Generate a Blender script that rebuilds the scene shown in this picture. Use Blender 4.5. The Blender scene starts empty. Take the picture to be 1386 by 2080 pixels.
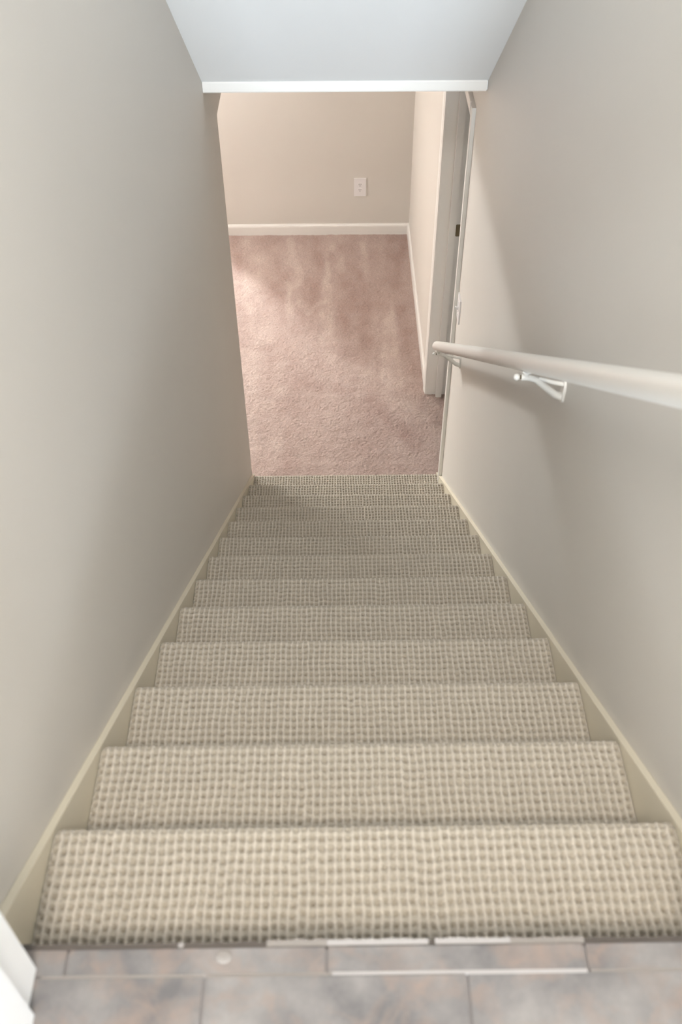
import bpy, bmesh, math, random
import numpy as np
from mathutils import Matrix, Vector

# ------------------------------------------------------------------ camera, world, lights
scene = bpy.context.scene
COL = scene.collection
H_CAM, PITCH, YAW, ROLL = 3.6482, 0.79869, 0.01087, -0.00217
cam_data = bpy.data.cameras.new('camera')
cam = bpy.data.objects.new('camera', cam_data)
COL.objects.link(cam)
cam_data.sensor_fit = 'AUTO'
cam_data.sensor_width = 36.0
cam_data.lens = 1968.52 / 2080 * 36.0
cam_data.shift_x = -11.24 / 2080
cam_data.clip_start = 0.02
cam_data.dof.use_dof = True
cam_data.dof.focus_distance = 4.1
cam_data.dof.aperture_fstop = 4.6
cam.matrix_world = (Matrix.Translation((0, 0, H_CAM)) @ Matrix.Rotation(-YAW, 4, 'Z')
                    @ Matrix.Rotation(math.pi / 2 - PITCH, 4, 'X') @ Matrix.Rotation(ROLL, 4, 'Z'))
scene.camera = cam

world = bpy.data.worlds.new('world')
scene.world = world
world.use_nodes = True
world.node_tree.nodes['Background'].inputs[0].default_value = (0.80, 0.88, 1.0, 1)
world.node_tree.nodes['Background'].inputs[1].default_value = 1.0

scene.view_settings.view_transform = 'Standard'
scene.view_settings.look = 'None'
scene.view_settings.gamma = 1.0
scene.view_settings.use_curve_mapping = False
scene.view_settings.exposure = 0.0


def area_light(name, loc, target, sx, sy, power, color):
    d = bpy.data.lights.new(name, 'AREA')
    d.shape = 'RECTANGLE'
    d.size, d.size_y, d.energy, d.color = sx, sy, power, color
    o = bpy.data.objects.new(name, d)
    COL.objects.link(o)
    o.location = loc
    o.rotation_euler = (Vector(target) - Vector(loc)).to_track_quat('-Z', 'Y').to_euler()
    return o


ZWIN = 14 * 0.17295 + 0.68
# daylight through the upstairs window behind the camera
area_light('window_daylight', (0.12, -5.64, ZWIN), (0.12, 0, ZWIN), 1.5, 1.1, 775, (0.77, 0.885, 1.0))

# ------------------------------------------------------------------ measures (metres)
XL, XR = -0.4551, 0.5257            # stair walls
RISE, RUN = 0.17295, 0.24708
Y1 = 3.6616                         # lowest nosing
YTOP = Y1 - 13 * RUN                # top nosing (tile edge)
ZTOP = 14 * RISE                    # upper floor
YF = 6.3804                         # far wall
YC = 3.699                          # end of the left stair wall
ZUP = ZTOP + 2.44                   # upper ceiling
ZLOW = 2.267                        # lower ceiling
SK = 0.014                          # skirt board thickness
random.seed(4)

# ------------------------------------------------------------------ helpers


def tag(o, label=None, cat=None, group=None, kind=None):
    if label:
        o['label'] = label
    if cat:
        o['category'] = cat
    if group:
        o['group'] = group
    if kind:
        o['kind'] = kind
    return o


def empty(name, loc=(0, 0, 0)):
    o = bpy.data.objects.new(name, None)
    o.empty_display_size = 0.05
    o.location = loc
    COL.objects.link(o)
    return o


def link(name, me, mat, parent=None, loc=None):
    """mesh data in world coordinates; parents are unrotated empties or meshes"""
    o = bpy.data.objects.new(name, me)
    COL.objects.link(o)
    if mat and not me.materials:
        me.materials.append(mat)
    if loc is not None:
        o.location = loc
    if parent:
        o.parent = parent
        off = Vector((0, 0, 0))
        p = parent
        while p:
            off += p.location
            p = p.parent
        o.location = Vector(o.location) - off
    return o


def obj(name, bm, mat, parent=None, bevel=0.0, seg=2, smooth=False, kind=None):
    if bevel:
        bmesh.ops.bevel(bm, geom=[e for e in bm.edges if e.calc_face_angle(0) > 0.5],
                        offset=bevel, segments=seg, profile=0.5, affect='EDGES')
    bmesh.ops.recalc_face_normals(bm, faces=bm.faces)
    # origin at the middle of the bottom
    xs = [v.co for v in bm.verts]
    lo = Vector((min(v.x for v in xs), min(v.y for v in xs), min(v.z for v in xs)))
    hi = Vector((max(v.x for v in xs), max(v.y for v in xs), max(v.z for v in xs)))
    c = Vector(((lo.x + hi.x) / 2, (lo.y + hi.y) / 2, lo.z))
    bmesh.ops.translate(bm, verts=bm.verts, vec=-c)
    me = bpy.data.meshes.new(name)
    bm.to_mesh(me)
    bm.free()
    if smooth:
        for p in me.polygons:
            p.use_smooth = True
        try:
            me.set_sharp_from_angle(angle=math.radians(40))
        except Exception:
            pass
    o = link(name, me, mat, parent, loc=c)
    if kind:
        o['kind'] = kind
    return o


def box(bm, x0, x1, y0, y1, z0, z1):
    v = [bm.verts.new((x, y, z)) for x in (x0, x1) for y in (y0, y1) for z in (z0, z1)]
    for f in ((0, 1, 3, 2), (4, 6, 7, 5), (0, 4, 5, 1), (2, 3, 7, 6), (0, 2, 6, 4), (1, 5, 7, 3)):
        bm.faces.new([v[i] for i in f])
    return bm


def B(*b):
    bm = bmesh.new()
    for q in b:
        box(bm, *q)
    return bm


def prism(bm, pts, axis, a0, a1):
    """closed outline pts (2-D) extruded along an axis: X -> (y,z), Y -> (x,z), Z -> (x,y)"""
    def mk(p, a):
        return {'X': (a, p[0], p[1]), 'Y': (p[0], a, p[1]), 'Z': (p[0], p[1], a)}[axis]
    r0 = [bm.verts.new(mk(p, a0)) for p in pts]
    r1 = [bm.verts.new(mk(p, a1)) for p in pts]
    n = len(pts)
    bm.faces.new(r0)
    bm.faces.new(list(reversed(r1)))
    for i in range(n):
        bm.faces.new((r0[i], r0[(i + 1) % n], r1[(i + 1) % n], r1[i]))
    return bm


def tube(bm, path, radii, seg=20, cap=True):
    """swept round section through path points"""
    P = [Vector(p) for p in path]
    rings = []
    ref = Vector((1, 0, 0))
    for i, p in enumerate(P):
        t = (P[min(i + 1, len(P) - 1)] - P[max(i - 1, 0)]).normalized()
        if abs(t.dot(ref)) > 0.9:
            ref = Vector((0, 1, 0))
        u = (ref - t * ref.dot(t)).normalized()
        w = t.cross(u)
        rings.append([bm.verts.new(p + (u * math.cos(a) + w * math.sin(a)) * radii[i])
                      for a in [2 * math.pi * k / seg for k in range(seg)]])
    for a, b in zip(rings, rings[1:]):
        for k in range(seg):
            bm.faces.new((a[k], a[(k + 1) % seg], b[(k + 1) % seg], b[k]))
    if cap:
        bm.faces.new(list(reversed(rings[0])))
        bm.faces.new(rings[-1])
    return bm


def round_ended(bm, a, b, r, seg=28, n=7, flat=0.8):
    a, b = Vector(a), Vector(b)
    t = (b - a).normalized()
    path, rad = [], []
    for k in range(n):
        q = math.pi / 2 * (k + 0.25) / n
        path.append(a + t * (r * flat * (1 - math.sin(q))))
        rad.append(r * math.cos(math.pi / 2 - q))
    for k in range(n)[::-1]:
        q = math.pi / 2 * (k + 0.25) / n
        path.append(b - t * (r * flat * (1 - math.sin(q))))
        rad.append(r * math.cos(math.pi / 2 - q))
    return tube(bm, path, rad, seg)


_T = np.random.RandomState(7).rand(512, 512).astype(np.float32)


def vnoise(x, y, seed=0):
    x = np.asarray(x, dtype=np.float64) + seed * 17.31
    y = np.asarray(y, dtype=np.float64) + seed * 5.77
    xi, yi = np.floor(x).astype(int), np.floor(y).astype(int)
    fx, fy = x - xi, y - yi
    fx, fy = fx * fx * (3 - 2 * fx), fy * fy * (3 - 2 * fy)
    a, b = _T[xi % 512, yi % 512], _T[(xi + 1) % 512, yi % 512]
    c, d = _T[xi % 512, (yi + 1) % 512], _T[(xi + 1) % 512, (yi + 1) % 512]
    return (a * (1 - fx) + b * fx) * (1 - fy) + (c * (1 - fx) + d * fx) * fy


def sstep(a, b, x):
    t = np.clip((x - a) / (b - a), 0, 1)
    return t * t * (3 - 2 * t)


def grid_mesh(name, P, attrs=None):
    """P: (rows, cols, 3) array -> smooth quad grid"""
    r, c, _ = P.shape
    me = bpy.data.meshes.new(name)
    idx = np.arange(r * c).reshape(r, c)
    q = np.stack([idx[:-1, :-1], idx[:-1, 1:], idx[1:, 1:], idx[1:, :-1]], -1).reshape(-1, 4)
    me.vertices.add(r * c)
    me.vertices.foreach_set('co', P.reshape(-1).astype(np.float32))
    me.loops.add(q.size)
    me.loops.foreach_set('vertex_index', q.reshape(-1).astype(np.int32))
    me.polygons.add(len(q))
    me.polygons.foreach_set('loop_start', (np.arange(len(q)) * 4).astype(np.int32))
    me.polygons.foreach_set('use_smooth', np.ones(len(q), dtype=bool))
    for k, val in (attrs or {}).items():
        a = me.attributes.new(k, 'FLOAT', 'POINT')
        a.data.foreach_set('value', val.reshape(-1).astype(np.float32))
    me.update(calc_edges=True)
    me.validate()
    return me


# ------------------------------------------------------------------ materials
def material(name):
    m = bpy.data.materials.new(name)
    m.use_nodes = True
    nt = m.node_tree
    return m, nt, nt.nodes['Principled BSDF']


def N(nt, kind, **kw):
    n = nt.nodes.new(kind)
    for k, v in kw.items():
        if k in n.inputs.keys():
            n.inputs[k].default_value = v
        else:
            setattr(n, k, v)
    return n


def world_pos(nt, scale=(1, 1, 1)):
    g = N(nt, 'ShaderNodeNewGeometry')
    mp = N(nt, 'ShaderNodeMapping')
    mp.inputs['Scale'].default_value = scale
    nt.links.new(g.outputs['Position'], mp.inputs['Vector'])
    return mp.outputs['Vector']


def painted(name, col, rough=0.6, bump=0.05, scale=260, var=0.03, spec=0.3):
    m, nt, b = material(name)
    v = world_pos(nt)
    n1 = N(nt, 'ShaderNodeTexNoise', Scale=1.7, Detail=3.0)
    nt.links.new(v, n1.inputs['Vector'])
    mix = N(nt, 'ShaderNodeMix', data_type='RGBA')
    mix.inputs[6].default_value = (*[c * (1 - var) for c in col], 1)
    mix.inputs[7].default_value = (*[min(1, c * (1 + var)) for c in col], 1)
    nt.links.new(n1.outputs[0], mix.inputs[0])
    nt.links.new(mix.outputs[2], b.inputs['Base Color'])
    n2 = N(nt, 'ShaderNodeTexNoise', Scale=float(scale), Detail=2.0)
    nt.links.new(v, n2.inputs['Vector'])
    bp = N(nt, 'ShaderNodeBump', Strength=bump, Distance=0.002)
    nt.links.new(n2.outputs[0], bp.inputs['Height'])
    nt.links.new(bp.outputs[0], b.inputs['Normal'])
    b.inputs['Roughness'].default_value = rough
    b.inputs['Specular IOR Level'].default_value = spec
    return m


M_WALL = painted('greige_wall_paint', (0.69, 0.65, 0.595), 0.55, 0.12, 240)
M_CEIL = painted('white_ceiling_paint', (0.88, 0.88, 0.87), 0.75, 0.10, 180, 0.015)
M_TRIM = painted('white_trim_enamel', (0.84, 0.81, 0.765), 0.35, 0.03, 90, 0.015, 0.5)
M_SKIRT = painted('cream_skirt_enamel', (0.74, 0.67, 0.53), 0.4, 0.03, 90, 0.03, 0.45)
M_RAIL = painted('off_white_rail_enamel', (0.80, 0.765, 0.71), 0.3, 0.02, 60, 0.02, 0.5)
M_PLAST = painted('white_plastic', (0.84, 0.81, 0.80), 0.3, 0.0, 50, 0.01, 0.5)
M_JAMB = painted('upper_door_enamel', (0.94, 0.94, 0.94), 0.35, 0.02, 90, 0.01, 0.5)
M_SLOT = painted('dark_slot', (0.06, 0.05, 0.045), 0.6, 0.0, 50, 0.1)
M_BRASS = painted('aged_brass', (0.16, 0.13, 0.08), 0.4, 0.02, 80, 0.1)
M_BRASS.node_tree.nodes['Principled BSDF'].inputs['Metallic'].default_value = 0.8
M_DARK = painted('dark_mastic', (0.10, 0.085, 0.075), 0.8, 0.6, 300, 0.3)
M_GROUT = painted('pale_grout', (0.345, 0.32, 0.305), 0.8, 0.5, 500, 0.08)
M_JOINT = painted('grey_grout', (0.185, 0.168, 0.16), 0.85, 0.5, 400, 0.15)
M_MASTIC = painted('grey_mastic', (0.25, 0.225, 0.205), 0.8, 0.5, 400, 0.12)


def m_stair_carpet():
    m, nt, b = material('loop_pile_stair_carpet')
    at = N(nt, 'ShaderNodeAttribute', attribute_name='rib')
    v = world_pos(nt)
    mix = N(nt, 'ShaderNodeMix', data_type='RGBA')
    mix.inputs[6].default_value = (0.435, 0.386, 0.316, 1)
    mix.inputs[7].default_value = (0.575, 0.522, 0.447, 1)
    nt.links.new(at.outputs['Fac'], mix.inputs[0])
    gap = N(nt, 'ShaderNodeAttribute', attribute_name='pit_tone')      # darker brown tone in the pits between the loops
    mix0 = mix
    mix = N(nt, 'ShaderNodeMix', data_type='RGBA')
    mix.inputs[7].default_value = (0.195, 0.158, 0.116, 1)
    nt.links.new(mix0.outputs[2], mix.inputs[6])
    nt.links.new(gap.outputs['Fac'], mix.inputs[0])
    n = N(nt, 'ShaderNodeTexNoise', Scale=420.0, Detail=3.0)
    nt.links.new(v, n.inputs['Vector'])
    n2 = N(nt, 'ShaderNodeTexNoise', Scale=14.0, Detail=2.0)
    nt.links.new(v, n2.inputs['Vector'])
    mr = N(nt, 'ShaderNodeMapRange')
    mr.inputs[3].default_value = 0.70
    mr.inputs[4].default_value = 1.30
    nt.links.new(n.outputs[0], mr.inputs[0])
    mr2 = N(nt, 'ShaderNodeMapRange')
    mr2.inputs[3].default_value = 0.93
    mr2.inputs[4].default_value = 1.07
    nt.links.new(n2.outputs[0], mr2.inputs[0])
    mu = N(nt, 'ShaderNodeMath', operation='MULTIPLY')
    nt.links.new(mr.outputs[0], mu.inputs[0])
    nt.links.new(mr2.outputs[0], mu.inputs[1])
    sc = N(nt, 'ShaderNodeVectorMath', operation='SCALE')
    nt.links.new(mix.outputs[2], sc.inputs[0])
    nt.links.new(mu.outputs[0], sc.inputs['Scale'])
    nt.links.new(sc.outputs[0], b.inputs['Base Color'])
    bp = N(nt, 'ShaderNodeBump', Strength=0.6, Distance=0.0015)
    nt.links.new(n.outputs[0], bp.inputs['Height'])
    nt.links.new(bp.outputs[0], b.inputs['Normal'])
    b.inputs['Roughness'].default_value = 0.95
    b.inputs['Specular IOR Level'].default_value = 0.1
    b.inputs['Sheen Weight'].default_value = 0.15
    return m


def m_pile():
    m, nt, b = material('dusty_pink_plush_carpet')
    v = world_pos(nt)
    at = N(nt, 'ShaderNodeAttribute', attribute_name='nap')
    mix = N(nt, 'ShaderNodeMix', data_type='RGBA')
    mix.inputs[6].default_value = (0.315, 0.212, 0.182, 1)
    mix.inputs[7].default_value = (0.475, 0.372, 0.325, 1)
    nt.links.new(at.outputs['Fac'], mix.inputs[0])
    n = N(nt, 'ShaderNodeTexNoise', Scale=165.0, Detail=4.0, Roughness=0.65)
    nt.links.new(v, n.inputs['Vector'])
    mr = N(nt, 'ShaderNodeMapRange')
    mr.inputs[1].default_value = 0.25
    mr.inputs[2].default_value = 0.75
    mr.inputs[3].default_value = 0.60
    mr.inputs[4].default_value = 1.36
    nt.links.new(n.outputs[0], mr.inputs[0])
    sc = N(nt, 'ShaderNodeVectorMath', operation='SCALE')
    nt.links.new(mix.outputs[2], sc.inputs[0])
    nt.links.new(mr.outputs[0], sc.inputs['Scale'])
    nt.links.new(sc.outputs[0], b.inputs['Base Color'])
    bp = N(nt, 'ShaderNodeBump', Strength=0.7, Distance=0.004)
    nt.links.new(n.outputs[0], bp.inputs['Height'])
    nt.links.new(bp.outputs[0], b.inputs['Normal'])
    b.inputs['Roughness'].default_value = 0.95
    b.inputs['Specular IOR Level'].default_value = 0.08
    b.inputs['Sheen Weight'].default_value = 0.2
    return m


def m_tile():
    m, nt, b = material('mottled_slate_tile')
    v = world_pos(nt)
    n1 = N(nt, 'ShaderNodeTexNoise', Scale=11.0, Detail=5.0, Roughness=0.6)
    n2 = N(nt, 'ShaderNodeTexNoise', Scale=19.0, Detail=4.0, Roughness=0.6, Distortion=0.6)
    nt.links.new(v, n1.inputs['Vector'])
    nt.links.new(v, n2.inputs['Vector'])
    r1 = N(nt, 'ShaderNodeValToRGB')
    e = r1.color_ramp.elements
    e[0].position, e[0].color = 0.34, (0.105, 0.098, 0.096, 1)
    e[1].position, e[1].color = 0.66, (0.225, 0.207, 0.195, 1)
    nt.links.new(n1.outputs[0], r1.inputs[0])
    r2 = N(nt, 'ShaderNodeValToRGB')
    e = r2.color_ramp.elements
    e[0].position, e[0].color = 0.46, (0, 0, 0, 1)
    e[1].position, e[1].color = 0.72, (0.75, 0.75, 0.75, 1)
    nt.links.new(n2.outputs[0], r2.inputs[0])
    mix = N(nt, 'ShaderNodeMix', data_type='RGBA')
    mix.inputs[7].default_value = (0.235, 0.172, 0.138, 1)
    nt.links.new(r1.outputs[0], mix.inputs[6])
    nt.links.new(r2.outputs[0], mix.inputs[0])
    nt.links.new(mix.outputs[2], b.inputs['Base Color'])
    bp = N(nt, 'ShaderNodeBump', Strength=0.15, Distance=0.003)
    nt.links.new(n1.outputs[0], bp.inputs['Height'])
    nt.links.new(bp.outputs[0], b.inputs['Normal'])
    b.inputs['Roughness'].default_value = 0.5
    return m


def m_emit(name, col, strength):
    m, nt, b = material(name)
    b.inputs['Emission Color'].default_value = (*col, 1)
    b.inputs['Emission Strength'].default_value = strength
    b.inputs['Base Color'].default_value = (0.9, 0.9, 0.88, 1)
    return m


def m_pane():
    m, nt, b = material('window_glass')
    nt.nodes.remove(b)
    t = N(nt, 'ShaderNodeBsdfTransparent')
    g = N(nt, 'ShaderNodeBsdfGlossy', Roughness=0.02)
    mx = N(nt, 'ShaderNodeMixShader', Fac=0.06)
    nt.links.new(t.outputs[0], mx.inputs[1])
    nt.links.new(g.outputs[0], mx.inputs[2])
    nt.links.new(mx.outputs[0], nt.nodes['Material Output'].inputs[0])
    return m


M_LOOP, M_PILE, M_TILE, M_PANE = m_stair_carpet(), m_pile(), m_tile(), m_pane()


def struct(name, bm, mat, parent=None, **kw):
    o = obj(name, bm, mat, parent, **kw)
    if not parent:
        o['kind'] = 'structure'
    return o


# ------------------------------------------------------------------ the shell
WT = 0.1157
DY0, DY1, DZ = 3.652, 4.522, 2.052             # doorway in the right wall (rough faces of the jamb)
# left stair wall, then a header over the wide opening to the lower room
bm = B((XL - 0.12, XL, 0.25, YC, -0.02, ZUP))
box(bm, XL - 0.12, XL, YC, YF, 2.045, ZLOW)
struct('wall_left', bm, M_WALL)
# right wall with the doorway at the foot of the stairs
bm = B((XR, XR + WT, 0.25, DY0 - 0.02, -0.02, ZUP), (XR, XR + WT, DY1 + 0.02, YF, -0.02, ZLOW),
       (XR, XR + WT, DY0 - 0.02, DY1 + 0.02, DZ + 0.02, ZLOW))
struct('wall_right', bm, M_WALL)
XE, YE = -1.05, 9.3                             # far wall cut short; unseen room extended behind it for the added lamp
struct('wall_far', B((XE, XR + WT, YF, YF + 0.1, -0.02, ZLOW)), M_WALL)
struct('wall_lower_return', B((XE, XE + 0.1, YF + 0.1, YE, -0.02, ZLOW)), M_WALL)
struct('wall_lower_end', B((-3.4, XE + 0.1, YE, YE + 0.1, -0.02, ZLOW)), M_WALL)
struct('wall_lower_left', B((-3.5, -3.4, 2.2, YE, -0.02, ZLOW)), M_WALL)
struct('wall_lower_near', B((-3.4, XL - 0.12, 2.1, 2.2, -0.02, ZLOW)), M_WALL)
struct('ceiling_lower', B((-3.4, XL - 0.12, 2.2, YF, ZLOW, ZLOW + 0.06), (-3.4, XE, YF, YE, ZLOW, ZLOW + 0.06),
                          (XL - 0.12, XR + WT, 3.39, YF, ZLOW, ZLOW + 0.06)), M_CEIL)
# the room behind the doorway
struct('wall_side_room', B((2.5, 2.6, 2.9, 5.6, -0.02, ZLOW), (XR + WT, 2.5, 2.8, 2.9, -0.02, ZLOW),
                           (XR + WT, 2.5, 5.6, 5.7, -0.02, ZLOW)), M_WALL)
struct('ceiling_side_room', B((XR + WT, 2.6, 2.8, 5.7, ZLOW, ZLOW + 0.06)), M_CEIL)
# sloping ceiling over the stairs
SY0, SZ0, SY1, SZ1 = 2.828, 2.734, 3.370, 2.300
sl = (SZ0 - SZ1) / (SY1 - SY0)
ytop = SY1 - (ZUP - SZ1) / sl
bm = bmesh.new()
prism(bm, [(SY1, SZ1), (ytop, ZUP), (ytop + 0.2, ZUP), (SY1 + 0.14, SZ1 + 0.06), (SY1 + 0.14, ZLOW + 0.002), (SY1, ZLOW + 0.002)],
      'X', XL, XR)
struct('ceiling_stair', bm, M_CEIL)
# narrow white bead closing the low edge of the sloping ceiling
bm = bmesh.new()
prism(bm, [(SY1 - 0.006, SZ1 + 0.004), (SY1, SZ1 + 0.002), (SY1, ZLOW), (SY1 - 0.008, ZLOW), (SY1 - 0.010, ZLOW + 0.004), (SY1 - 0.009, SZ1)],
      'X', XL + 0.001, XR - 0.004)
struct('trim_1', bm, M_TRIM)

# upstairs room behind the camera
UX0, UX1, UY0 = -1.9, 1.9, -5.5
struct('ceiling_upper', B((UX0, UX1, UY0, ytop + 0.2, ZUP, ZUP + 0.06)), M_CEIL)
struct('wall_upper_left', B((UX0 - 0.1, UX0, UY0, 0.37, ZTOP, ZUP)), M_WALL)
struct('wall_upper_right', B((UX1, UX1 + 0.1, UY0, 0.37, ZTOP, ZUP)), M_WALL)
WX0, WX1, WZ0, WZ1 = -0.73, 0.97, ZTOP + 0.08, ZTOP + 1.28
struct('wall_upper_back', B((UX0, WX0, UY0 - 0.1, UY0, ZTOP, ZUP), (WX1, UX1, UY0 - 0.1, UY0, ZTOP, ZUP),
                            (WX0, WX1, UY0 - 0.1, UY0, ZTOP, WZ0), (WX0, WX1, UY0 - 0.1, UY0, WZ1, ZUP)), M_WALL)
struct('wall_upper_front', B((UX0, XL - 0.12, 0.25, 0.37, ZTOP, ZUP), (XR + WT, UX1, 0.25, 0.37, ZTOP, ZUP)), M_WALL)
# its window
w = empty('window_1', (0.12, UY0 - 0.05, WZ0))
w['kind'] = 'structure'
obj('window_frame', B((WX0, WX0 + 0.05, UY0 - 0.08, UY0 + 0.01, WZ0, WZ1), (WX1 - 0.05, WX1, UY0 - 0.08, UY0 + 0.01, WZ0, WZ1),
                      (WX0 + 0.05, WX1 - 0.05, UY0 - 0.08, UY0 + 0.01, WZ0, WZ0 + 0.05),
                      (WX0 + 0.05, WX1 - 0.05, UY0 - 0.08, UY0 + 0.01, WZ1 - 0.05, WZ1)), M_TRIM, w)
obj('pane', B((WX0 + 0.05, WX1 - 0.05, UY0 - 0.045, UY0 - 0.04, WZ0 + 0.05, WZ1 - 0.05)), M_PANE, w)
obj('window_sill', B((WX0 - 0.05, WX1 + 0.05, UY0 + 0.001, UY0 + 0.06, WZ0 - 0.03, WZ0)), M_TRIM, w, bevel=0.004)

# door frame at the head of the stairs: its left foot shows at the picture's corner
d2 = empty('door_2', (0.04, 0.33, ZTOP))
d2['kind'] = 'structure'
DH = ZTOP + 2.03
JL, JR = -0.3725, 0.4445
obj('casing', B((XL + 0.001, JL, 0.376, 0.4275, ZTOP, DH + 0.085)), M_JAMB, d2, bevel=0.004).__setitem__('label', 'white casing foot')
obj('jamb', B((XL - 0.12, JL + 0.0085, 0.245, 0.3755, ZTOP, DH)), M_JAMB, d2, bevel=0.002)
obj('casing', B((JR, XR - 0.001, 0.376, 0.4275, ZTOP, DH + 0.085)), M_JAMB, d2, bevel=0.004)
obj('jamb', B((JR - 0.0085, XR + WT, 0.245, 0.3755, ZTOP, DH)), M_JAMB, d2, bevel=0.002)
obj('casing', B((JL, JR, 0.376, 0.4275, DH, DH + 0.085)), M_JAMB, d2, bevel=0.004)
obj('jamb', B((JL, JR, 0.245, 0.3755, DH, DH + 0.03)), M_JAMB, d2, bevel=0.002)
obj('header_panel', B((XL - 0.12, XR + WT, 0.25, 0.37, DH + 0.085, ZUP)), M_WALL, d2)

# ------------------------------------------------------------------ doorway in the right wall (door_1)
d1 = empty('door_1', (XR + WT / 2, (DY0 + DY1) / 2, 0))
d1['kind'] = 'structure'
CT, CW = 0.0157, 0.060                          # casing thickness and width


def casing_profile(bm, y_in, sgn, z0, z1):
    """upright casing: thick outer edge, small step towards the opening; sgn = direction away from the opening"""
    y = lambda t: y_in + sgn * t
    prism(bm, [(XR, y(0)), (XR - CT * 0.62, y(0.001)), (XR - CT * 0.70, y(0.012)), (XR - CT * 0.86, y(0.016)),
               (XR - CT, y(0.030)), (XR - CT, y(CW - 0.003)), (XR - CT + 0.003, y(CW)), (XR, y(CW))], 'Z', z0, z1)
    return bm


obj('casing', casing_profile(bmesh.new(), DY0 - 0.004, -1, 0.0, DZ + CW), M_TRIM, d1)
obj('casing', casing_profile(bmesh.new(), DY1 + 0.004, 1, 0.0, DZ + CW), M_TRIM, d1)
bm = bmesh.new()
prism(bm, [(XR, DZ), (XR - CT * 0.62, DZ + 0.001), (XR - CT * 0.70, DZ + 0.012), (XR - CT * 0.86, DZ + 0.016), (XR - CT, DZ + 0.030),
           (XR - CT, DZ + CW - 0.003), (XR - CT + 0.003, DZ + CW), (XR, DZ + CW)], 'Y', DY0 - 0.004, DY1 + 0.004)
obj('head_casing', bm, M_TRIM, d1)
obj('jamb', B((XR - 0.001, XR + WT, DY0 - 0.02, DY0, 0.0, DZ)), M_TRIM, d1)
obj('jamb', B((XR - 0.001, XR + WT, DY1, DY1 + 0.02, 0.0, DZ)), M_TRIM, d1)
obj('head_jamb', B((XR - 0.001, XR + WT, DY0 - 0.02, DY1 + 0.02, DZ, DZ + 0.018)), M_TRIM, d1)
obj('door_stop', B((XR + 0.052, XR + 0.086, DY1 - 0.030, DY1, 0.0, DZ)), M_TRIM, d1, bevel=0.004, seg=1)
obj('door_stop', B((XR + 0.054, XR + 0.086, DY0, DY0 + 0.015, 0.0, DZ)), M_TRIM, d1, bevel=0.003)
bm = bmesh.new()
z0, z1, x0, x1 = 1.045, 1.112, XR + 0.0885, XR + WT + 0.002
prism(bm, [(x0 + 0.006, z0), (x1, z0), (x1, z1), (x0 + 0.006, z1), (x0 + 0.0015, z1 - 0.003), (x0, z1 - 0.008), (x0, z0 + 0.008), (x0 + 0.0015, z0 + 0.003)],
      'Y', DY1 - 0.0022, DY1)
sp = obj('strike_plate', bm, M_BRASS, d1)
sp['label'] = 'dark brass strike plate'
# the door leaf stands open inside the side room
lf = obj('door_leaf', B((XR + WT + 0.01, XR + WT + 0.80, DY0 - 0.06, DY0 - 0.025, 0.012, DZ - 0.004)), M_TRIM, d1, bevel=0.002)

# ------------------------------------------------------------------ baseboards
bh, bt = 0.085, 0.0125


def base_profile(a):
    return [(a(0), 0.0), (a(bt), 0.0), (a(bt), bh - 0.022), (a(bt * 0.85), bh - 0.012), (a(bt * 0.45), bh - 0.004), (a(bt * 0.4), bh), (a(0), bh)]


bm = bmesh.new()
prism(bm, base_profile(lambda t: YF - t), 'X', XE, XR)
struct('baseboard_far', bm, M_TRIM)
bm = bmesh.new()
prism(bm, base_profile(lambda t: XR - t), 'Y', DY1 + 0.004 + CW, YF - bt)
struct('baseboard_right', bm, M_TRIM)

# ------------------------------------------------------------------ lower floor with plush carpet
fl = struct('floor_lower', B((-3.4, 2.6, 2.2, YE, -0.08, -0.012)), M_PILE)
STROKES = {
 'A': [(-0.336, 6.32, 0.021), (-0.303, 6.019, 0.028), (-0.261, 5.836, 0.028), (-0.277, 5.725, 0.018)],
 'B': [(-0.326, 5.748, 0.017), (-0.3, 5.227, 0.029)],
 'C': [(-0.072, 6.11, 0.018), (-0.066, 5.833, 0.024), (-0.079, 5.05, 0.053)],
 'C2': [(-0.237, 5.531, 0.024), (-0.17, 5.365, 0.026), (-0.101, 5.487, 0.024)],
 'D': [(-0.041, 6.23, 0.02), (0.051, 5.888, 0.028)],
 'E': [(0.189, 6.251, 0.022), (0.202, 5.762, 0.022)],
 'F': [(0.355, 5.522, 0.004), (0.328, 4.664, 0.081)],
 'G': [(-0.594, 6.214, 0.076), (-0.585, 5.621, 0.06), (-0.489, 5.113, 0.068)],
 'H': [(-0.568, 4.926, 0.05), (-0.494, 4.021, 0.04)],
 'I': [(-0.059, 4.901, 0.033), (0.18, 4.736, 0.033)],
 'K': [(0.281, 4.562, 0.032), (0.422, 4.427, 0.042)],
 'd1': [(-0.188, 6.306, 0.071), (-0.159, 5.971, 0.056)],
 'd2': [(-0.169, 5.79, 0.049), (-0.171, 5.509, 0.024)],
 'd3': [(0.112, 5.83, 0.104), (0.119, 4.972, 0.106)],
 'd4': [(0.428, 6.296, 0.09), (0.391, 5.781, 0.067)],
 'd5': [(-0.419, 5.975, 0.056), (-0.426, 5.534, 0.053)],
 'd6': [(0.42, 5.397, 0.035), (0.472, 4.732, 0.033)],
 'd7': [(-0.461, 5.018, 0.039), (-0.386, 4.815, 0.038)],
 'd8': [(-0.715, 6.314, 0.051), (-0.671, 5.842, 0.037)],
 'd9': [(0.215, 4.479, 0.047), (0.441, 4.067, 0.055)],
 'd10': [(-0.251, 4.638, 0.043), (0.069, 4.599, 0.043)],
}


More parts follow.
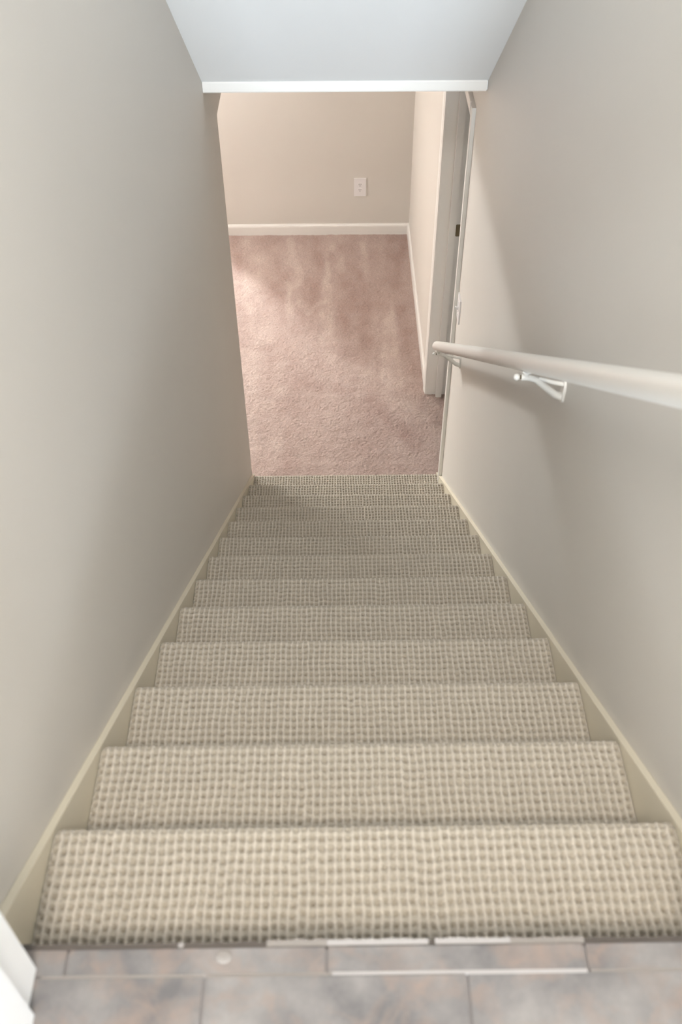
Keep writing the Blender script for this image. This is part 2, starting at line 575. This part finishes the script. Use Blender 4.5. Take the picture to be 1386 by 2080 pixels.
def nap_field(X, Y):
    """vacuum tracks: the pile leans one way or the other"""
    Xw = X + 0.030 * (vnoise(X * 7, Y * 7, 3) - .5) + 0.018 * (vnoise(X * 21, Y * 21, 4) - .5)
    Yw = Y + 0.10 * (vnoise(X * 6, Y * 5, 5) - .5)
    base = 0.44 + 0.34 * (vnoise(X * 5.0, Y * 3.2, 1) - .5) + 0.34 * (vnoise(X * 13, Y * 8, 2) - .5) + 0.16 * (vnoise(X * 32, Y * 22, 7) - .5)
    base += 0.10 * sstep(5.2, 4.4, Y) + 0.12 * sstep(-0.2, -0.6, X)  # broad tone, lighter towards the stair foot and the left side
    for k, P in STROKES.items():
        gain = -0.22 if k[0] == 'd' else (0.14 if k in 'IKHG' else 0.36)
        soft = 0.032 if k[0] == 'd' else 0.021
        best = np.full(X.shape, -9.0)
        for (xa, ya, wa), (xb, yb, wb) in zip(P, P[1:]):
            dx, dy = xb - xa, yb - ya
            t = np.clip(((Xw - xa) * dx + (Yw - ya) * dy) / (dx * dx + dy * dy), 0, 1)
            dist = np.hypot(Xw - (xa + dx * t), (Yw - (ya + dy * t)) * 0.8)
            best = np.maximum(best, (wa + (wb - wa) * t) - dist)
        base += gain * sstep(-soft, soft, best) * (0.35 + 1.2 * vnoise(X * 19, Y * 9, 6))
    return np.clip(base, 0, 1)


xs = np.arange(-1.25, 0.86, 0.0046)
ys = np.arange(3.50, YF - 0.002, 0.0048)
X, Y = np.meshgrid(xs, ys)
X = X + 0.003 * (vnoise(X * 300, Y * 300, 8) - .5)
Y = Y + 0.003 * (vnoise(X * 300, Y * 300, 9) - .5)
Zp = 0.0026 * (vnoise(X * 105, Y * 105, 11) - .5) + 0.0036 * (vnoise(X * 200, Y * 200, 12) - .5) + 0.004 * (vnoise(X * 22, Y * 22, 13) - .5)
Zp = Zp + 0.002
pile = grid_mesh('carpet_pile', np.stack([X, Y, Zp], -1), {'nap': nap_field(X, Y)})
tag(link('carpet_pile', pile, M_PILE, fl), kind='stuff')

# ------------------------------------------------------------------ staircase
stair = empty('staircase', ((XL + XR) / 2, Y1, 0))
tag(stair, 'straight flight of beige loop carpeted steps between two cream skirt boards', 'staircase')
CX0, CX1 = XL + SK + 0.001, XR - SK - 0.001
PU, PS = (CX1 - CX0) / 71.0, 0.0166


def step_mesh(seed):
    R = 0.015
    prof = []                                  # (y, z, ny, nz)
    ds = PS / 8
    back = -(RUN + 0.012)
    L1 = -R - back
    n = int(L1 / ds)
    for i in range(n):
        prof.append((back + L1 * i / n, 0.0, 0.0, 1.0))
    na = int(math.pi * R / ds)
    for i in range(na + 1):
        a = math.pi / 2 - math.pi * i / na
        prof.append((-R + R * math.cos(a), -R + R * math.sin(a), math.cos(a), math.sin(a)))
    L2 = RISE - 2 * R - 0.004
    n = int(L2 / (ds * 1.4))
    for i in range(1, n + 1):
        prof.append((-R - 0.004, -2 * R - L2 * i / n, 1.0, 0.0))
    prof = np.array(prof)
    s = np.concatenate([[0], np.cumsum(np.hypot(np.diff(prof[:, 0]), np.diff(prof[:, 1])))])
    nu = 71 * 8 + 1
    u = np.linspace(0, CX1 - CX0, nu)
    U, S = np.meshgrid(u, s)
    Uw = U + 0.0030 * (vnoise(U * 34, S * 26, seed) - .5) + 0.0016 * (vnoise(U * 90, S * 60, seed + 1) - .5)
    Sw = S + 0.0040 * (vnoise(U * 60, S * 22, seed + 2) - .5)
    cu = np.floor(Uw / PU)
    rs = np.random.RandomState(seed)
    colshift = rs.rand(90) * 0.0035
    colamp = 0.8 + 0.4 * rs.rand(90)
    ci = np.clip(cu, 0, 89).astype(int)
    Sw = Sw + colshift[ci]
    fu = Uw / PU - cu                          # 0..1 across a column, rib at 0 and 1
    fs = Sw / PS - np.floor(Sw / PS)
    rj = np.clip(np.floor(Sw / PS), 0, 89).astype(int)
    cell = rs.rand(90, 90)[ci, rj]
    rib = 1 - sstep(0.08, 0.26, np.minimum(fu, 1 - fu))
    ribh = rib * (0.88 + 0.12 * np.cos(2 * np.pi * fs)) * (0.9 + 0.2 * vnoise(U * 75, S * 120, seed + 4))
    pit = np.exp(-(((fs - 0.30) / 0.21) ** 4)) * np.exp(-(((fu - 0.5) / 0.30) ** 4))
    loop = 0.70 + 0.10 * np.sin(2 * np.pi * (fs - 0.45)) - (0.60 + 0.35 * cell) * colamp[ci] * pit
    h = np.maximum(ribh, np.clip(loop, -0.35, 1))
    h = h + 0.11 * (vnoise(U * 330, S * 330, seed + 5) - .5) + 0.10 * (vnoise(U * 160, S * 160, seed + 6) - .5)
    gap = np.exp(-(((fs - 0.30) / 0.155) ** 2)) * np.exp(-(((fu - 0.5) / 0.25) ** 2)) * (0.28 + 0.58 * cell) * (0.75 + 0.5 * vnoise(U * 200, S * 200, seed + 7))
    amp = 0.0085
    edge = sstep(0, 0.004, U) * sstep(0, 0.004, (CX1 - CX0) - U)
    D = (h * amp * (0.35 + 0.65 * edge)) - amp * 0.9
    P = np.stack([U - (CX1 - CX0) / 2, prof[:, 0][:, None] + prof[:, 2][:, None] * D, prof[:, 1][:, None] + prof[:, 3][:, None] * D], -1)
    P = P[:, ::-1]
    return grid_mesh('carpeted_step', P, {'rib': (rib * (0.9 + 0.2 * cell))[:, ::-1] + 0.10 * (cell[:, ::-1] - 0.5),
                                            'pit_tone': np.clip(gap, 0, 1)[:, ::-1]})


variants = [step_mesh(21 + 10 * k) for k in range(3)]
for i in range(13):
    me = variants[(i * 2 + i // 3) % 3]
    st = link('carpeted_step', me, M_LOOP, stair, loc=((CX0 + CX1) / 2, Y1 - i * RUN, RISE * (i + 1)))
# timber carriage below the carpet, so that nothing is hollow
bm = bmesh.new()
pts = [(Y1 - 0.04, 0.0)]
for i in range(13):
    yn = Y1 - i * RUN
    pts += [(yn - 0.032, RISE * i), (yn - 0.032, RISE * (i + 1) - 0.020), (yn - 0.03 - RUN, RISE * (i + 1) - 0.020)]
pts += [(YTOP - 0.035, ZTOP - 0.05), (YTOP - 0.15, ZTOP - 0.05), (YTOP - 0.15, ZTOP - 0.35), (Y1 - 0.5, 0.0)]
pts = pts[1:]
prism(bm, pts, 'X', XL + SK + 0.003, XR - SK - 0.003)
obj('carriage', bm, M_SKIRT, stair)
top_off = -0.003
for x0, x1 in ((XL + 0.0006, XL + SK), (XR - SK, XR - 0.0006)):
    bm = bmesh.new()
    g = RISE / RUN
    ya, yb = Y1 + 0.030, YTOP - 0.0
    za, zb = RISE + top_off - g * 0.030, ZTOP + top_off
    kcut = (zb - (ZTOP - 0.012)) / g
    prism(bm, [(ya, 0.0), (ya, za), (yb + kcut, ZTOP - 0.012), (yb - 0.02, ZTOP - 0.012), (yb - 0.02, ZTOP - 0.40), (Y1 - 0.42, 0.0)], 'X', x0, x1)
    obj('skirt_board', bm, M_SKIRT, stair, bevel=0.002)

# ------------------------------------------------------------------ tiled upper floor
fu = struct('floor_upper', B((UX0, UX1, UY0, YTOP - 0.003, ZTOP - 0.10, ZTOP - 0.0030)), M_JOINT)
TY = 0.4170                                    # joint between the edge strip and the first full row
G = 0.004
TP = 0.3165


def tile(x0, x1, y0, y1, dz=0.0):
    bm = B((x0 + G / 2, x1 - G / 2, y0 + G / 2, y1 - G / 2, ZTOP - 0.010, ZTOP + dz))
    return obj('tile', bm, M_TILE, fu, bevel=0.0016, seg=2, smooth=True)


xl_, xr_ = XL + 0.0, XR - 0.0
for k in range(-1, 3):
    a, b_ = -0.3370 + k * TP, -0.3370 + (k + 1) * TP
    tile(max(a, xl_), min(b_, xr_), TY, YTOP + 0.001, 0.0006 * (k % 2))
for row in range(1, 4):
    y1_, y0_ = TY - (row - 1) * TP, TY - row * TP
    off = -0.1680 if row % 2 else -0.3370
    for k in range(-2, 3):
        a, b_ = off + k * TP, off + (k + 1) * TP
        if row == 1:
            a, b_ = max(a, JL - 0.09), min(b_, JR + 0.09)
        if b_ - a > 0.02:
            tile(a, b_, y0_, y1_, 0.0004 * ((k + row) % 2))
# setting bed showing in front of the tile edge: dark mastic, with a pale grouted stretch in the middle
bm = bmesh.new()
nseg = 90
top, bot = [], []
rs = random.Random(5)
for i in range(nseg + 1):
    x = XL + SK + (XR - XL - 2 * SK) * i / nseg
    yy = YTOP + 0.0085 + rs.uniform(-0.0010, 0.0010)
    top.append((bm.verts.new((x, yy, ZTOP - 0.006)), bm.verts.new((x, YTOP - 0.010, ZTOP - 0.004))))
    bot.append((bm.verts.new((x, yy - 0.001, ZTOP - 0.018)), bm.verts.new((x, YTOP - 0.010, ZTOP - 0.018))))
for i in range(nseg):
    for q in ((top[i][0], top[i + 1][0], top[i + 1][1], top[i][1]), (top[i][0], bot[i][0], bot[i + 1][0], top[i + 1][0]),
              (bot[i][0], bot[i][1], bot[i + 1][1], bot[i + 1][0])):
        bm.faces.new(q)
obj('setting_bed', bm, M_DARK, fu)['label'] = 'dark line of mastic'
for k, (a, b_, wd, z, m) in enumerate(((-0.095, 0.005, .0055, -.0015, M_MASTIC), (-0.020, 0.105, .0042, .0004, M_GROUT), (0.113, 0.206, .0042, .0002, M_GROUT),
                                       (0.206, 0.298, .0045, -.0022, M_MASTIC))):
    bm = bmesh.new()
    n = 14
    up, lo = [], []
    for i in range(n + 1):
        x = a + (b_ - a) * i / n
        o_ = YTOP + 0.0035 + wd + rs.uniform(-.0009, .0009)
        up.append((bm.verts.new((x, o_, ZTOP + z)), bm.verts.new((x, YTOP + 0.0005, ZTOP + z))))
        lo.append((bm.verts.new((x, o_ + .001, ZTOP - .012)), bm.verts.new((x, YTOP + 0.0005, ZTOP - .012))))
    for i in range(n):
        bm.faces.new((up[i][0], up[i + 1][0], up[i + 1][1], up[i][1]))
        bm.faces.new((up[i][0], lo[i][0], lo[i + 1][0], up[i + 1][0]))
    obj('grout_fillet', bm, m, fu)
# pale grout in the long joint behind the edge strip, lighter and fuller in the middle
for a, b_, wd, z, m in ((XL + 0.09, -0.014, 0.0021, -0.0012, M_MASTIC), (-0.014, 0.295, 0.0026, 0.0004, M_GROUT), (0.299, XR - 0.09, 0.0021, -0.0012, M_MASTIC)):
    obj('grout_line', B((a, b_, TY - wd, TY + wd, ZTOP - 0.006, ZTOP + z)), m, fu, bevel=0.0004, seg=1)
# drops of grout left on the tiles
for (cx, cy, r) in ((-0.1465, 0.4385, 0.0085), (-0.201, 0.4545, 0.0035)):
    bm = bmesh.new()
    bmesh.ops.create_uvsphere(bm, u_segments=14, v_segments=8, radius=r)
    for v_ in bm.verts:
        v_.co.z = max(v_.co.z, 0) * 0.16
        v_.co.x *= 1.15
    bmesh.ops.translate(bm, verts=bm.verts, vec=(cx, cy, ZTOP + 0.0003 if r > .005 else ZTOP - 0.0045))
    obj('grout_drop', bm, M_GROUT if r < .005 else M_MASTIC, fu, smooth=True)

# ------------------------------------------------------------------ handrail
XRAIL, RR = 0.430, 0.0215
rz = lambda y: 1.1706 + (3.398 - y) * 0.6995
hr = empty('handrail', (XRAIL, 3.398, rz(3.398)))
tag(hr, 'round off white wooden handrail on metal brackets along the right wall', 'handrail')
obj('rail', round_ended(bmesh.new(), (XRAIL, 3.425, rz(3.425)), (XRAIL, 0.58, rz(0.58))  , RR), M_RAIL, hr, smooth=True)


def bracket(y):
    zc = rz(y) - 0.082                         # middle of the wall plate
    zb = rz(y) - RR * 1.22                     # underside of the rail
    bm = bmesh.new()
    pr = []
    for k in range(18):                        # long rounded plate
        a = 2 * math.pi * k / 18
        pr.append((y + 0.014 * math.cos(a), zc + 0.020 * math.sin(a) + (0.012 if math.sin(a) > 0 else -0.012)))
    prism(bm, pr, 'X', XR - 0.006, XR)
    plate = obj('wall_plate', bm, M_RAIL, hr, bevel=0.0015)
    for dz in (-0.022, 0.022):
        bm = bmesh.new()
        tube(bm, [(XR - 0.006, y, zc + dz), (XR - 0.0085, y, zc + dz)], [0.0042, 0.003], 10)
        obj('screw', bm, M_RAIL, plate)
    arm = obj('arm', tube(bmesh.new(), [(XR - 0.004, y, zc - 0.016), (XR - 0.020, y, zc - 0.010), (XR - 0.050, y, zc + 0.016), (XRAIL + 0.026, y, zc + 0.034),
                                        (XRAIL + 0.008, y, zc + 0.041), (XRAIL - 0.010, y, zc + 0.042)],
                          [0.0100, 0.0090, 0.0080, 0.0078, 0.0080, 0.0080], 14), M_RAIL, hr, smooth=True)
    obj('brace', tube(bmesh.new(), [(XR - 0.004, y, zc + 0.020), (XR - 0.030, y, zc + 0.026), (XRAIL + 0.030, y, zc + 0.038)], [0.006, 0.005, 0.0045], 12),
        M_RAIL, hr, smooth=True)
    bm = bmesh.new()
    bmesh.ops.create_uvsphere(bm, u_segments=14, v_segments=10, radius=0.0078)
    bmesh.ops.translate(bm, verts=bm.verts, vec=(XRAIL - 0.020, y, zc + 0.042))
    obj('knob', bm, M_RAIL, arm, smooth=True)
    obj('collar', tube(bmesh.new(), [(XRAIL - 0.016, y, zc + 0.042), (XRAIL - 0.009, y, zc + 0.042)], [0.0042, 0.0042], 12), M_BRASS, arm)
    bm = bmesh.new()                           # saddle cupped under the rail
    s_ = 0.6995
    for k in range(9):
        a = math.radians(-125 + 70 * k / 8)
        row = []
        for yy in (-0.024, 0.024):
            for rad in (RR + 0.0004, RR + 0.0034):
                row.append((XRAIL + rad * math.cos(a), y + yy, rz(y + yy) + 1.22 * rad * math.sin(a)))
        if k == 0:
            prev = [bm.verts.new(p) for p in row]
            bm.faces.new((prev[0], prev[1], prev[3], prev[2]))
        else:
            cur = [bm.verts.new(p) for p in row]
            for a_, b_ in ((0, 1), (1, 3), (3, 2), (2, 0)):
                bm.faces.new((prev[a_], prev[b_], cur[b_], cur[a_]))
            prev = cur
    bm.faces.new((prev[2], prev[3], prev[1], prev[0]))
    obj('saddle', bm, M_RAIL, hr, smooth=True)
    obj('post', tube(bmesh.new(), [(XRAIL, y, zc + 0.040), (XRAIL, y, zb + 0.001)], [0.006, 0.007], 12), M_RAIL, hr)


bracket(1.765)
bracket(3.345)

# ------------------------------------------------------------------ wall outlet on the far wall
ox, oz = 0.1688, 0.3650
ou = empty('wall_outlet', (ox, YF, oz - 0.066))
tag(ou, 'white duplex electrical outlet on the far wall above the baseboard', 'outlet')
obj('cover_plate', B((ox - 0.042, ox + 0.042, YF - 0.006, YF, oz - 0.066, oz + 0.066)), M_PLAST, ou, bevel=0.003, seg=3)
for dz in (0.0195, -0.0195):
    bm = bmesh.new()
    pr = []
    for k in range(24):
        a = 2 * math.pi * k / 24
        pr.append((ox + 0.0172 * math.cos(a), oz + dz + max(-0.0125, min(0.0125, 0.0172 * math.sin(a)))))
    prism(bm, pr, 'Y', YF - 0.0085, YF - 0.0055)
    rc = obj('receptacle', bm, M_PLAST, ou)
    for sx, hh in ((-0.0063, 0.0045), (0.0063, 0.0037)):
        obj('slot', B((ox + sx - 0.0014, ox + sx + 0.0014, YF - 0.0088, YF - 0.007, oz + dz + 0.004 - hh, oz + dz + 0.004 + hh)), M_SLOT, rc)
    obj('ground_hole', tube(bmesh.new(), [(ox, YF - 0.0088, oz + dz - 0.0075), (ox, YF - 0.007, oz + dz - 0.0075)], [0.0028, 0.0028], 12), M_SLOT, rc)
obj('screw', tube(bmesh.new(), [(ox, YF - 0.0072, oz), (ox, YF - 0.005, oz)], [0.0025, 0.003], 12), M_PLAST, ou)

# ------------------------------------------------------------------ light switch beside the doorway
sy, sz = 3.522, 1.276
sw = empty('light_switch', (XR, sy, sz - 0.058))
tag(sw, 'white toggle light switch on the right wall next to the door casing', 'switch')
obj('cover_plate', B((XR - 0.006, XR, sy - 0.036, sy + 0.036, sz - 0.058, sz + 0.058)), M_PLAST, sw, bevel=0.003, seg=3)
obj('toggle_surround', B((XR - 0.008, XR - 0.0055, sy - 0.006, sy + 0.006, sz - 0.013, sz + 0.013)), M_PLAST, sw, bevel=0.0008)
bm = bmesh.new()
prism(bm, [(XR - 0.0075, sz - 0.006), (XR - 0.0075, sz + 0.006), (XR - 0.020, sz + 0.0115), (XR - 0.021, sz + 0.0065)], 'Y', sy - 0.0035, sy + 0.0035)
obj('toggle', bm, M_PLAST, sw, bevel=0.0008)
for dz in (-0.030, 0.030):
    obj('screw', tube(bmesh.new(), [(XR - 0.0055, sy, sz + dz), (XR - 0.0072, sy, sz + dz)], [0.003, 0.0025], 12), M_PLAST, sw)


# ------------------------------------------------------------------ the ceiling lamps that light the place (all out of frame, the far lower one added)
def ceiling_lamp(x, y, z, power, col, label, rad=0.15, deep=0.075):
    t = empty('ceiling_lamp', (x, y, z - 0.025 - deep))
    tag(t, label, 'lamp', 'flush ceiling lamps')
    obj('base', tube(bmesh.new(), [(x, y, z), (x, y, z - 0.025)], [rad * 0.9, rad * 0.9], 32), M_TRIM, t, bevel=0.003)
    bm = bmesh.new()
    n = 9                                      # bowl: a short drum closed by a dome
    tube(bm, [(x, y, z - 0.025 - deep * (0.45 * min(1, k) + 0.55 * math.sin(math.pi / 2 * max(0, k - 1) / (n - 1)))) for k in range(n)],
         [rad * math.cos(math.pi / 2 * max(0, k - 1) / (n - 1)) for k in range(n)], 32)
    obj('glass_bowl', bm, m_emit('lamp_glow', col, power), t, smooth=True)
    return t


ceiling_lamp(-1.60, 5.70, ZLOW, 200.0, (1.0, 0.98, 0.96), 'round flush ceiling lamp in the lower room nearest the stair foot', 0.10, 0.17)
ceiling_lamp(-2.60, 8.40, ZLOW, 510.0, (0.92, 0.98, 1.0), 'added round flush ceiling lamp at the far end of the lower room', 0.26, 0.18)  # unseen extra lamp, added to brighten the lower steps and stair wall
ceiling_lamp(0.02, -0.72, ZUP, 112.0, (1.0, 0.935, 0.85), 'round flush ceiling lamp in the tiled room behind the stair head', 0.24, 0.10)
